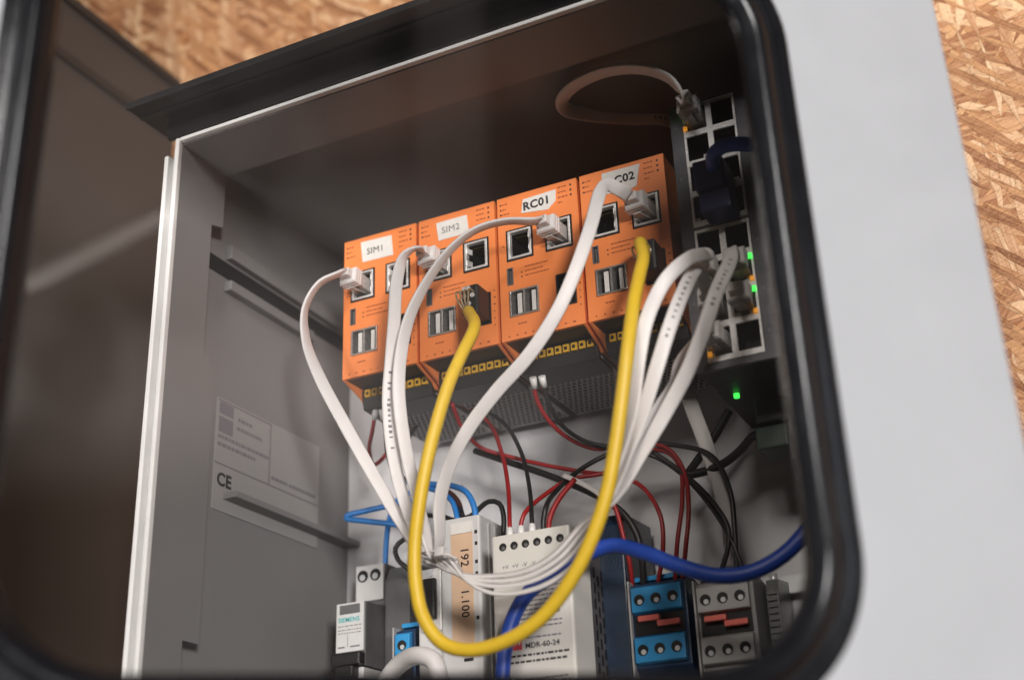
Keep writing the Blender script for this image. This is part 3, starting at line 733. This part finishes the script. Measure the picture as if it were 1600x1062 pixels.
# white controller with address label and serial socket
pl = thing('white_controller', 'white controller box carrying a beige strip that reads 192 and 1.100', 'controller', (52, -82, -310))
CX0, CX1, CY = 31.5, 75.5, -82
b = MB(); b.box(CX0+17.2, CX1, CY, -10, -310, -186.5, 1.6); b.box(CX0, CX0+17, CY+3, -10, -310, -214, 1.4); b.build('body', M['device_white'], pl)
b = MB()
for k in range(6): b.box(CX1, CX1+.8, CY+10+k*9, CY+13+k*9, -306, -190, .2)
b.build('side_rib', M['term_grey'], pl)
st = MB().box(CX1-19.5, CX1-5.0, CY-.5, CY-.05, -268, -197, .1).build('address_strip', M['beige_label'], pl)
MB().box(CX1-19.5, CX1-5.0, CY-.7, CY-.05, -196.8, -190, .1).build('strip_edge', M['label'], pl)
text('192', 7.6, (CX1-12.8, CY-.55, -205.5), (0, 0, -1), (1, 0, 0), M['dark_ink'], st, 'printed_text', bold=.08)
text('1.100', 7.2, (CX1-12.8, CY-.55, -230.5), (0, 0, -1), (1, 0, 0), M['dark_ink'], st, 'printed_text', bold=.08)
b = MB()
for z in (-196, -203, -214, -221, -247): b.box(CX1-3.6, CX1-1.8, CY-.1, CY, z-2.2, z)
b.box(CX1-12, CX1-6, CY-.6, CY-.4, -272.4, -270.6); b.box(CX1-26, CX1-22, CY-.2, CY, -287, -280)
b.build('printed_marks', M['dark_ink'], pl)
b = MB(); b.box(CX0+2.5, CX0+16.6, CY+1.2, CY+3, -252, -215, .8); ss = b.build('serial_socket', M['tin'], pl)
b = MB(); b.box(CX0+5, CX0+14.2, CY-2.6, CY+1.3, -245.5, -221.0, 1.6); b.build('connector_face', M['black'], ss)
b = MB()
for j in range(3):
    for k in range(8): b.cyl((CX0+6.9+j*2.6, CY-2.9, -224+-k*2.7), (CX0+6.9+j*2.6, CY-2.5, -224-k*2.7), .75, 8)
b.build('pin_hole', M['hole'], ss)
b = MB(); b.cyl((CX0+9.6, CY-.6, -217.6), (CX0+9.6, CY+1.3, -217.6), 2.3, 12); b.cyl((CX0+9.6, CY-.6, -249.4), (CX0+9.6, CY+1.3, -249.4), 2.3, 12); b.build('screw', M['zinc'], ss, True)

# ------------------------------------------------------------------ flat white network cables
def q(*pts): return [at(a, c, y) for a, c, y in pts]
def flat(label, pts, phis, plugs, marks=(), name='network_cable', wd=7.7, th=1.9):
    t = thing(name, label, 'network cable', tuple(pts[len(pts)//2]), 'flat white network cables')
    b = MB(); P, fr = b.ribbon(pts, phis, wd, th); b.build('cable', M['white_pvc'], t)
    if marks:
        b = MB()
        for a0, a1 in marks:
            i0, i1 = int(a0*len(P)), int(a1*len(P)); i = i0
            while i < i1:
                U, V = fr[i]; T = (P[min(i+1, len(P)-1)]-P[i-1]).normalized()
                sgn = 1 if V.dot(CAM0-P[i]) > 0 else -1
                for s_ in (0,):
                    b.obox(P[i]+V*(th/2+.02)*sgn, T*random.uniform(.35, .9), U*random.uniform(.7, 1.1), V*.05)
                i += random.choice((1, 1, 1, 2))
        b.build('print_line', M['grey_ink'], t)
    for args in plugs: plug(t, *args)
    return t
def sock(i, k, dy=0): return Vector((i*PITCH+SOC[k][0]+SW/2, YF, SOC[k][1]-SH/2))
def port(c, row):   # switch ports, row 0..7 from the top
    z0 = blocks[0] if row < 4 else blocks[1]; r = row % 4
    return Vector((cols[c]+PW/2, YF, z0-20*r-PH/2))
def bundle(off):    # lower loop, strands side by side
    base = [(690, 874, -138), (722, 900, -146), (772, 911, -150), (828, 903, -152), (878, 874, -154), (922, 822, -156)]
    offs = [(-6, 2), (-4, -3), (0, -9), (-6, -9), (-10, -6), (-8, -4)]
    o = []
    for (x, y, d), (ax, ay) in zip(base, offs): o.append(at(x+ax*-off*.9, y-ay*off*.9-0, d-off*1.2))
    return o
OUT = Vector((0, -1, 0))
# A
p = sock(0, 0)+Vector((-1.5, 0, 0)); pA = [p+Vector((-1, -19, 2))]+q((524, 430, -143), (500, 442, -148), (478, 478, -152), (478, 530, -155), (499, 588, -156), (540, 665, -152), (585, 745, -148), (625, 812, -144), (660, 862, -140))
pt = port(0, 5); eA = q((950, 768, -160), (974, 700, -166), (989, 630, -172), (998, 560, -176), (1012, 495, -178), (1042, 435, -178), (1080, 402, -172), (1104, 398, -160))+[pt+Vector((0, -20, 4))]
pts = pA+bundle(1.9)+eA
flat('white flat cable from the SIM1 computer, looping out furthest left', pts, [70, 66, 62, 60, 45, 20, 10, 15, 30, 50]+[80]*6+[75, 70, 30, 5, 0, 0, 10, 20, 20], [(p, (-.08, -1, .1), M['white_pvc'], M['clear']), (pt, (-.05, -1, .12), M['grey_plug'], M['clear'])])
# B
p = sock(1, 0)+Vector((-.5, 0, 0)); pB = [p+Vector((-2, -19, 2))]+q((650, 388, -150), (632, 400, -156), (620, 440, -160), (616, 500, -160), (611, 565, -160), (607, 625, -158), (613, 700, -154), (628, 770, -150), (662, 852, -144))
pt = port(0, 6); eB = q((958, 770, -163), (984, 705, -168), (1006, 640, -172), (1026, 575, -175), (1045, 515, -176), (1066, 460, -174), (1088, 420, -165))+[pt+Vector((1, -20, 4))]
flat('white flat cable with print, from the SIM2 computer straight down', pB+bundle(.45)+eB, [75, 60, 30, 8, 5, 10, 10, 12, 25, 45]+[80]*6+[70, 60, 25, 5, 0, 5, 15, 20], [(p, (-.1, -1, .12), M['white_pvc'], M['clear']), (pt, (0, -1, .15), M['grey_plug'], M['clear'])], marks=((.20, .30), (.86, .93)))
# C
p = sock(2, 1)+Vector((-1, 0, 0)); pC = [p+Vector((-3, -19, 1))]+q((832, 346, -146), (790, 346, -152), (742, 360, -158), (702, 392, -162), (666, 442, -164), (640, 495, -165), (627, 550, -165), (623, 610, -163), (632, 690, -158), (650, 770, -152), (672, 850, -146))
pt = port(1, 5); eC = q((966, 772, -160), (1004, 706, -164), (1042, 640, -168), (1074, 580, -172), (1098, 520, -174), (1118, 460, -172), (1136, 420, -164), (1142, 405, -154))+[pt+Vector((0, -18, 4))]
flat('white flat cable arching left from the RC01 computer, ends in the switch', pC+bundle(-.55)+eC, [68, 66, 64, 62, 55, 45, 30, 15, 10, 20, 35, 55]+[80]*6+[60, 35, 5, 0, 0, 0, 5, 15, 25], [(p, (-.12, -1, .05), M['white_pvc'], M['clear']), (pt, (0, -1, .12), M['grey_plug'], M['clear'])], marks=((.88, .95),))
# D
p = sock(3, 1)+Vector((-1, 0, 0)); pD = [p+Vector((-2, -20, 0))]+q((966, 296, -150), (949, 288, -157), (938, 300, -163), (924, 350, -168), (900, 420, -170), (870, 488, -170), (826, 555, -168), (775, 612, -164), (733, 668, -160), (703, 725, -156), (687, 785, -152), (687, 845, -147))
pt = port(0, 7); eD = q((946, 790, -156), (972, 735, -158), (1004, 680, -158), (1036, 630, -156), (1056, 598, -152), (1062, 566, -148), (1076, 545, -146))+[pt+Vector((-1, -18, 0))]
flat('grey white flat cable folded at the RC02 computer and crossing the others diagonally', pD+bundle(-1.5)+eD, [0, 0, 0, 0, 0, 0, 0, 0, 5, 10, 15, 30, 50]+[80]*6+[60, 40, 20, 20, 30, 50, 60, 40], [(p, (-.1, -1, .03), M['grey_plug'], M['grey_plug']), (pt, (-.15, -1, .1), M['white_pvc'], M['clear'])])
# spare plug beside them
plug(thing('network_plug', 'grey network plug in the switch just right of the white cable ends', 'plug', tuple(port(1, 6))), port(1, 6), (0, -1, .08), M['grey_plug'], M['clear'])
# E
p = port(0, 0); pE = [p+Vector((-1, -18, 5))]+q((1068, 150, -146), (1046, 124, -152), (1002, 109, -156), (945, 113, -156), (898, 134, -150), (879, 156, -138), (886, 172, -122), (925, 180, -104), (985, 184, -88), (1045, 187, -74), (1100, 250, -10), (1090, 420, -8), (1075, 570, -12), (1078, 625, -40), (1098, 680, -42), (1120, 745, -40), (1138, 810, -34), (1146, 885, -24))
flat('white flat cable looping out above the orange computers from the topmost switch socket', pE, [40, 55, 62, 58, 50, 45, 40, 30, 15, 8, 5, 0, 0, 0, 0, 5, 5, 5, 5], [(p, (-.05, -1, .22), M['grey_plug'], M['clear'])], marks=((.32, .47),), wd=9.2)
# tie round the white bundle
tie = thing('cable_tie', 'white tie knotted round the white cables above the yellow loop', 'cable tie', tuple(at(685, 875, -146)))
c = at(684, 872, -145); ring = [c+Vector((math.cos(a)*11, -8*math.sin(a)*1.1, math.sin(a)*2-math.cos(a)*2)) for a in [2*math.pi*i/14 for i in range(15)]]
b = MB(); b.ribbon(ring, [80]*15, 3.4, 1.2, 2); b.build('strap', M['white_pvc'], tie)
b = MB(); b.obox(c+Vector((6, -8, 1)), (2.6, 0, 0), (0, 2, 0), (0, .6, 2.6), .5); b.build('lock', M['white_pvc'], tie)
b = MB(); b.tube(q((672, 872, -154), (662, 845, -156), (655, 812, -158), (648, 780, -160)), 1.0); b.build('tail', M['white_pvc'], tie)

# ------------------------------------------------------------------ yellow and blue cables
yc = thing('yellow_cable', 'thick yellow cable hanging in a long U between two orange computers', 'network cable', tuple(at(700, 1010, -170)))
c2 = Vector((PITCH+43.7, YF, -72)); c4 = Vector((3*PITCH+43.7, YF, -72))
ypts = [c2+Vector((-.5, -17, -8))]+q((741, 512, -158), (722, 553, -170), (702, 598, -178), (684, 655, -182), (667, 722, -184), (655, 790, -184), (648, 855, -182), (650, 915, -180), (662, 965, -178), (690, 1003, -176), (732, 1015, -176), (790, 1001, -177), (845, 965, -178), (888, 912, -180), (923, 845, -182), (948, 770, -184), (961, 700, -186), (972, 620, -188), (981, 545, -188), (990, 475, -178), (999, 430, -164), (1005, 403, -152))+[c4+Vector((-.6, -22, 5)), c4+Vector((0, -14, 1))]
MB().tube(ypts, 3.6, 16).build('cable', M['yellow_pvc'], yc)
for cc in (c2, c4):
    b = MB(); b.obox(cc+Vector((0, -8, 0)), (5.6, 0, 0), (0, 8, 0), (0, 0, 9.6), 1.6); pg = b.build('plug', M['black'], yc)
    b = MB()
    for k in range(5): b.cyl(cc+Vector((-3+2.6*(k % 3), -16, 7-5*(k//2.0))), cc+Vector((-3+2.6*(k % 3), -17.2, 7-5*(k//2.0))), 1.5, 10)
    b.build('screw', M['tin'], pg, True)
    b = MB()
    for k in range(4):
        a = cc+Vector((-4+2.4*k, -16, 4)); b.tube([a, a+Vector((-2+k*.4, -5, 0)), a+Vector((-1, -6, -6)), cc+Vector((-1, -17, -11))], .6, 8, 1.5)
    b.build('loose_core', M['core'], pg)
bc = thing('blue_cable', 'thick blue cable from the upper switch block, sagging over the terminals', 'network cable', tuple(at(1100, 900, -110)))
pb = Vector((257, YF, -36))
bp = [pb+Vector((0, -22, 2)), pb+Vector((2, -29, 6)), pb+Vector((8, -33, 8)), pb+Vector((20, -32, 7)), pb+Vector((34, -25, 1)), Vector((314, -128, -66)), Vector((330, -110, -130)), Vector((324, -105, -175))]+q((1262, 826, -110), (1222, 868, -114), (1172, 894, -118), (1120, 899, -120), (1062, 884, -120), (1004, 862, -118), (955, 852, -116), (915, 866, -117), (868, 896, -120), (826, 925, -122), (803, 962, -123), (790, 1010, -123), (785, 1060, -123), (782, 1130, -123))
MB().tube(bp, 4.1, 16).build('cable', M['blue_pvc'], bc)
b = MB(); b.obox(pb+Vector((-3, -13, 0)), (9, 0, 0), (0, 12, 0), (0, 0, 9), 2.2); b.obox(pb+Vector((-2, -12, -15)), (9, 0, 0), (0, 9, 0), (0, 0, 6.5), 2); b.build('plug', M['navy'], bc)
sw2 = thing('white_cable', 'round white cable rising in a bend at the bottom left of the window', 'cable', tuple(at(640, 1030, -100)))
MB().tube(q((596, 1075, -92), (618, 1043, -98), (648, 1024, -104), (678, 1032, -106), (690, 1075, -106)), 5.2, 16).build('cable', M['white_pvc'], sw2)

# ------------------------------------------------------------------ single wires
def wire(name, col, label, pts, r=1.35, ferrules=(), cat='wire'):
    t = thing(name, label, cat, tuple(pts[0]), col+' wires')
    MB().tube(pts, r, 10, 2.5).build('insulation', M[col+'_wire'], t)
    for i in ferrules:
        a = pts[i]; c = pts[1] if i == 0 else pts[-2]; d = (c-a).normalized()
        MB().cyl(a-d*1, a+d*6, 2.2, 14, 1.9).build('ferrule', M['ferrule'], t)
def W(col, label, r=1.35, fer=(), *pts): wire(col+'_wire', col, label, q(*pts), r, fer)
def top(k): p = Vector((PX0+7+k*7.1, PY+10, -208.5)); return p
def wp(col, label, r, fer, pts): wire(col+'_wire', col, label, pts, r, fer)
wp('red', 'red wire from under the SIM1 computer into the first power supply terminal', 1.35, (0, -1), q((587, 641, -92), (582, 672, -88), (577, 702, -75), (585, 726, -60), (606, 706, -52), (630, 668, -52), (657, 640, -56), (696, 627, -60), (732, 636, -58), (765, 662, -55), (784, 708, -62), (794, 762, -78))+[top(0)+Vector((0, 0, 8)), top(0)])
wp('black', 'black wire from under the SIM1 computer down behind the white cables', 1.35, (0,), q((597, 641, -92), (602, 672, -86), (606, 712, -70), (622, 744, -55), (655, 750, -50), (690, 763, -50), (712, 780, -60), (724, 806, -72)))
wp('black', 'black wire arching beside the red one into the third power supply terminal', 1.35, (-1,), q((630, 712, -44), (639, 684, -46), (664, 652, -52), (702, 633, -56), (748, 638, -54), (788, 662, -54), (814, 706, -62), (827, 760, -78))+[top(2)+Vector((0, 0, 8)), top(2)])
wp('red', 'red wire running left to right behind the yellow cable, curving into the blue terminals', 1.35, (), q((706, 630, -92), (722, 668, -76), (750, 698, -60), (800, 714, -52), (860, 728, -48), (920, 738, -46), (968, 744, -48), (1005, 762, -54), (1032, 806, -58), (1036, 856, -58), (1028, 912, -52)))
wp('black', 'thick black cable below the long red wire, crossing behind the yellow cable', 2.1, (), q((742, 704, -50), (790, 720, -52), (850, 740, -54), (902, 760, -56), (936, 776, -58), (972, 800, -60), (994, 832, -60), (1003, 872, -58), (1006, 916, -52)))
wp('red', 'red wire leaving the second power supply terminal to the right', 1.35, (-1,), q((1055, 908, -52), (1058, 850, -56), (1066, 780, -52), (1062, 728, -46), (1040, 705, -44), (1000, 706, -44), (945, 738, -54), (892, 748, -62), (852, 772, -74))+[top(1)+Vector((2, 0, 12)), top(1)+Vector((0, 0, 6)), top(1)])
wp('black', 'black wire rising from the fourth power supply terminal and arching over to the grey terminals', 1.5, (), q((1152, 902, -52), (1148, 830, -54), (1140, 765, -52), (1112, 712, -46), (1060, 696, -42), (1000, 695, -44), (945, 712, -52), (900, 738, -62), (868, 768, -74))+[top(3)+Vector((2, 0, 14)), top(3)+Vector((0, 0, 6)), top(3)])
wp('red', 'short red wire stub in the fourth power supply terminal', 1.6, (), [top(3)+Vector((3, 2, -1)), top(3)+Vector((2.4, 2, 4)), top(3)+Vector((3.5, 3, 10)), top(3)+Vector((8, 6, 20)), top(3)+Vector((16, 12, 32))])
wp('red', 'red wire hanging from a white ferrule under the RC01 computer', 1.35, (0,), q((833, 592, -96), (838, 622, -88), (856, 655, -76), (888, 684, -62), (932, 701, -52), (990, 692, -46), (1042, 700, -46), (1068, 734, -48), (1076, 792, -54), (1071, 860, -56), (1066, 908, -52)))
wp('black', 'black wire hanging from the right ferrule under the RC01 computer', 1.35, (0,), q((847, 590, -96), (856, 626, -86), (876, 662, -72), (912, 688, -60), (962, 700, -52), (1020, 712, -48), (1062, 738, -46), (1110, 790, -50), (1146, 850, -54), (1164, 902, -52)))
wp('black', 'black wire crossing the others and entering the grey terminals on the left', 1.5, (), q((1020, 706, -48), (1066, 738, -48), (1112, 782, -52), (1138, 826, -54), (1136, 862, -54), (1122, 904, -52)))
wp('black', 'thick black cable from the power connector to the wire crossing', 2.6, (), [Vector((256, -56, -166))]+q((1180, 680, -52), (1156, 704, -46), (1130, 724, -42), (1098, 737, -40), (1064, 743, -40)))
wp('black', 'thick black stub pointing up under the network switch', 2.6, (), q((1140, 640, -40), (1116, 682, -38), (1092, 716, -36), (1068, 748, -34)))
wp('red', 'red wire with a bend into the left blue terminal', 1.4, (), q((950, 770, -66), (964, 800, -64), (974, 838, -62), (984, 880, -58), (989, 922, -50)))
wp('blue', 'blue wire folded into a sharp point left of the white cables', 1.9, (), q((660, 778, -44), (610, 789, -48), (566, 799, -52), (543, 805, -54), (541, 809, -54), (566, 813, -52), (612, 818, -48), (660, 824, -44)))
wp('blue', 'blue wire running down into the breaker top', 1.9, (), q((652, 766, -40), (624, 778, -40), (610, 806, -38), (604, 842, -34), (602, 892, -30)))
wp('blue', 'blue wire arching into the top of the white controller', 1.9, (), q((636, 752, -46), (676, 756, -52), (708, 759, -60), (730, 770, -68), (741, 792, -70), (744, 815, -70)))
wp('blue', 'short blue wire below the arching blue one, at the white controller', 1.7, (), q((668, 762, -50), (692, 770, -58), (708, 786, -66), (716, 814, -70)))
wp('brown', 'dark brown wire entering the white controller between two blue ones', 1.7, (), q((676, 758, -46), (700, 768, -56), (716, 784, -64), (724, 814, -68)))
wp('black', 'small black wire arching between the white controller and the power supply', 1.6, (), q((735, 812, -66), (748, 795, -66), (764, 783, -66), (780, 786, -66), (787, 806, -66), (786, 836, -66)))
wp('black', 'small black wire bowed left beside the yellow cable', 1.6, (), q((652, 838, -50), (630, 843, -52), (618, 856, -54), (622, 874, -54), (640, 890, -52), (660, 910, -50)))
wp('black', 'small black wire lying across the white controller top', 1.6, (), q((636, 800, -44), (660, 804, -50), (690, 806, -60), (712, 812, -66), (735, 806, -66), (744, 800, -64)))
tt = thing('cable_tie_tail', 'loose white cable tie end sticking out left of the yellow cable', 'cable tie', tuple(at(905, 755, -70)))
b = MB(); b.ribbon(q((880, 742, -70), (905, 753, -71), (932, 768, -72), (950, 784, -72)), [30]*4, 3.4, 1.4); b.build('strap', M['white_pvc'], tt)
